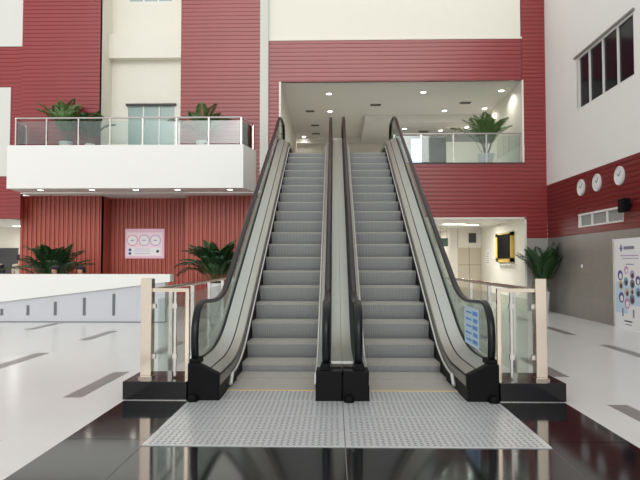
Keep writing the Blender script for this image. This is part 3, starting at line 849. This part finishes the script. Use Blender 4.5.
def vent(px, py, z, lab, w=.36):
    x, y = ceil_pt(px, py, z)
    v = thing('air_vent', lab, 'vent', (x, y, z), 'ceiling air vents')
    part(box(x - w, x + w, y - .16, y + .16, z - .015, z), 'frame', M['ceil'], v)
    part(box(x - w + .03, x + w - .03, y - .13, y + .13, z - .02, z - .012), 'slots', M['vent'], v)
vent(310, 109.5, CL2, 'nearest dark ceiling vent left of the escalator centre', .19)
vent(315, 124, CL2, 'second dark ceiling vent left of the escalator centre', .19)
vent(316, 132.5, CL2, 'farthest dark ceiling vent left of the escalator centre', .2)
vent(376, 103.5, CL2, 'dark ceiling vent between the escalator centre and the right handrail', .22)
vent(466, 102, CL2, 'dark ceiling vent near the right white wall', .22)
vent(424, 131, 6.88, 'dark vent in the lower ceiling past the bulkhead', .22)
def tube_light(x, y, z, w, lab, watts):
    t = thing('ceiling_light', lab, 'ceiling light', (x, y, z), 'corridor ceiling lights')
    part(box(x - w, x + w, y - .11, y + .11, z - .04, z), 'housing', M['lamp_d'], t)
    part(box(x - w + .02, x + w - .02, y - .09, y + .09, z - .05, z - .04), 'diffuser', M['lamp'], t)
    l = bpy.data.lights.new('lamp', 'AREA'); l.shape = 'RECTANGLE'; l.size = 2 * w; l.size_y = .2; l.energy = watts; l.color = (1, .98, .95)
    o = bpy.data.objects.new('lamp', l); C.objects.link(o); o.parent = t; o.location = (0, 0, -.06)
tube_light(4.25, 20.9, 2.87, .42, 'long bright light in the corridor ceiling, left one', 42)
tube_light(4.98, 21.3, 2.87, .2, 'short bright light in the corridor ceiling beside the long one', 26)
tube_light(3.6, 25.4, 2.87, .3, 'far light in the corridor ceiling behind the escalator handrail', 40)
tube_light(-11.3, 21.6, 2.87, .6, 'bright ceiling light in the left ground floor lobby', 60)

# ---------------------------------------------------------------- people behind the parapet
def skin_body(name, joints, edges, m, root, sub=2):
    me = bpy.data.meshes.new(name); b = base(root)
    me.from_pydata([(p[0] - b.x, p[1] - b.y, p[2] - b.z) for p, r in joints], edges, [])
    o = bpy.data.objects.new(name, me); C.objects.link(o); o.parent = root
    md = o.modifiers.new('skin', 'SKIN'); md.use_smooth_shade = True
    for i, (p, r) in enumerate(joints):
        d = me.skin_vertices[0].data[i]; d.radius = r if isinstance(r, tuple) else (r, r); d.use_root = (i == 0)
    o.modifiers.new('sub', 'SUBSURF').levels = sub; o.modifiers['sub'].render_levels = sub
    me.materials.append(m); return o
def person(label, x, y, z, face, seated, top, leg, k=1.06, pale_hair=False):
    root = thing('person', label, 'person', (x, y, z))
    f = Vector((cos(face), sin(face), 0)); r = Vector((sin(face), -cos(face), 0))
    def at(fw, rt, up): q = Vector((x, y, z)) + f * fw * k + r * rt * k + Vector((0, 0, up * k)); return tuple(q)
    hip = .50 if seated else .88
    J = [(at(0, 0, hip), .12), (at(-.01, 0, hip + .2), .115), (at(0, 0, hip + .40), .125), (at(0, 0, hip + .49), .055), (at(.01, 0, hip + .56), .05), (at(.02, 0, hip + .64), .082), (at(.015, 0, hip + .72), .085)]
    E = [(i, i + 1) for i in range(6)]
    def limb(start, pts):
        a = start
        for p, rad in pts:
            J.append((at(*p), rad)); E.append((a, len(J) - 1)); a = len(J) - 1
    for s in (-1, 1):
        limb(2, [((0, .17 * s, hip + .42), .055), ((.03, .21 * s, hip + .16), .043), ((.22, .17 * s, hip + .08), .033), ((.30, .14 * s, hip + .08), .028)])
        if seated: limb(0, [((.06, .09 * s, hip - .02), .085), ((.42, .10 * s, hip - .0), .06), ((.44, .10 * s, .08), .042), ((.56, .10 * s, .04), .035)])
        else: limb(0, [((0, .09 * s, hip - .08), .085), ((.02, .10 * s, .46), .06), ((0, .10 * s, .07), .042), ((.13, .10 * s, .035), .035)])
    skin_body('body', J, E, M['skin'], root)
    T = [(at(0, 0, hip + .02), .135), (at(-.01, 0, hip + .2), .13), (at(0, 0, hip + .41), .135), (at(0, 0, hip + .475), .07)]; TE = [(0, 1), (1, 2), (2, 3)]
    for s in (-1, 1):
        a = 2
        for p, rad in (((0, .18 * s, hip + .42), .066), ((.03, .215 * s, hip + .16), .055), ((.20, .175 * s, hip + .085), .046)):
            T.append((at(*p), rad)); TE.append((a, len(T) - 1)); a = len(T) - 1
    skin_body('jacket', T, TE, M[top], root)
    L = [(at(0, 0, hip + .02), .13)]; LE = []
    for s in (-1, 1):
        a = 0
        seq = [((.06, .09 * s, hip - .02), .095), ((.42, .10 * s, hip), .07), ((.44, .10 * s, .12), .055)] if seated else [((0, .09 * s, hip - .08), .095), ((.02, .10 * s, .46), .07), ((0, .10 * s, .10), .055)]
        for p, rad in seq:
            L.append((at(*p), rad)); LE.append((a, len(L) - 1)); a = len(L) - 1
    skin_body('trousers', L, LE, M[leg], root)
    # hair, nose and eyes
    h = MB(); c = Vector(at(-.012, 0, hip + .695)); R = .108 * k
    for i in range(9):
        for j in range(16):
            th = pi * (i / 8) * .62; ph = 2 * pi * j / 16
            d = f * (sin(th) * cos(ph)) + r * (sin(th) * sin(ph)) + Vector((0, 0, cos(th)))
            drop = -.05 if (cos(ph) < .35 and i > 5) else (0.045 if (cos(ph) > .5 and i > 5) else 0)
            h.v.append(tuple(c + d * R + Vector((0, 0, drop))))
    for i in range(8):
        for j in range(16): h.f.append((i * 16 + j, i * 16 + (j + 1) % 16, (i + 1) * 16 + (j + 1) % 16, (i + 1) * 16 + j))
    part(h, 'hair', M['hair'], root, smooth=True)
    for s in (-1, 1):
        e = Vector(at(.092, .033 * s, hip + .675)); part(MB().lathe([(.002, -.009), (.009, 0), (.002, .009)], tuple(e), 8), 'eye', M['hair'], root)
    nz = Vector(at(.102, 0, hip + .645)); part(MB().lathe([(.016, -.018), (.012, 0), (.004, .022)], tuple(nz), 8), 'nose', M['skin'], root)
    return root
def bench(x, y, lab, w=.42):
    b = thing('waiting_chair', lab, 'chair', (x, y, 0), 'dark waiting chairs')
    part(box(x - w, x + w, y - .28, y + .28, .30, .41), 'seat', M['sofa'], b, bevel=.02)
    part(box(x - w, x + w, y + .22, y + .34, .36, .95), 'backrest', M['sofa'], b, bevel=.02)
    for sx in (-1, 1):
        for yy_ in (-.22, .24): part(box(x + sx * (w - .05) - .02, x + sx * (w - .05) + .02, y + yy_ - .02, y + yy_ + .02, 0, .32), 'leg', M['rail'], b)
person('seated person in dark clothes whose head shows in front of the bushy palm', -7.52, 15.75, 0, radians(-98), True, 'cloth_d', 'cloth_d', 1.09)
bench(-7.52, 15.80, 'dark waiting chair behind the parapet under the person nearer the palm', .32)
person('seated person with black hair whose head shows right of the bushy palm', -6.82, 15.75, 0, radians(-100), True, 'cloth_b', 'cloth_d', 1.09)
bench(-6.82, 15.80, 'dark waiting chair behind the parapet under the black haired person', .32)
person('standing person in black clothes at the far left lobby opening', -11.52, 19.9, 0, radians(-50), False, 'cloth_d', 'cloth_d', 1.06)
person('standing person in a pale coat with black hair, seen from behind in the lobby', -11.10, 20.6, 0, radians(100), False, 'cloth_w', 'cloth_w', 1.06)
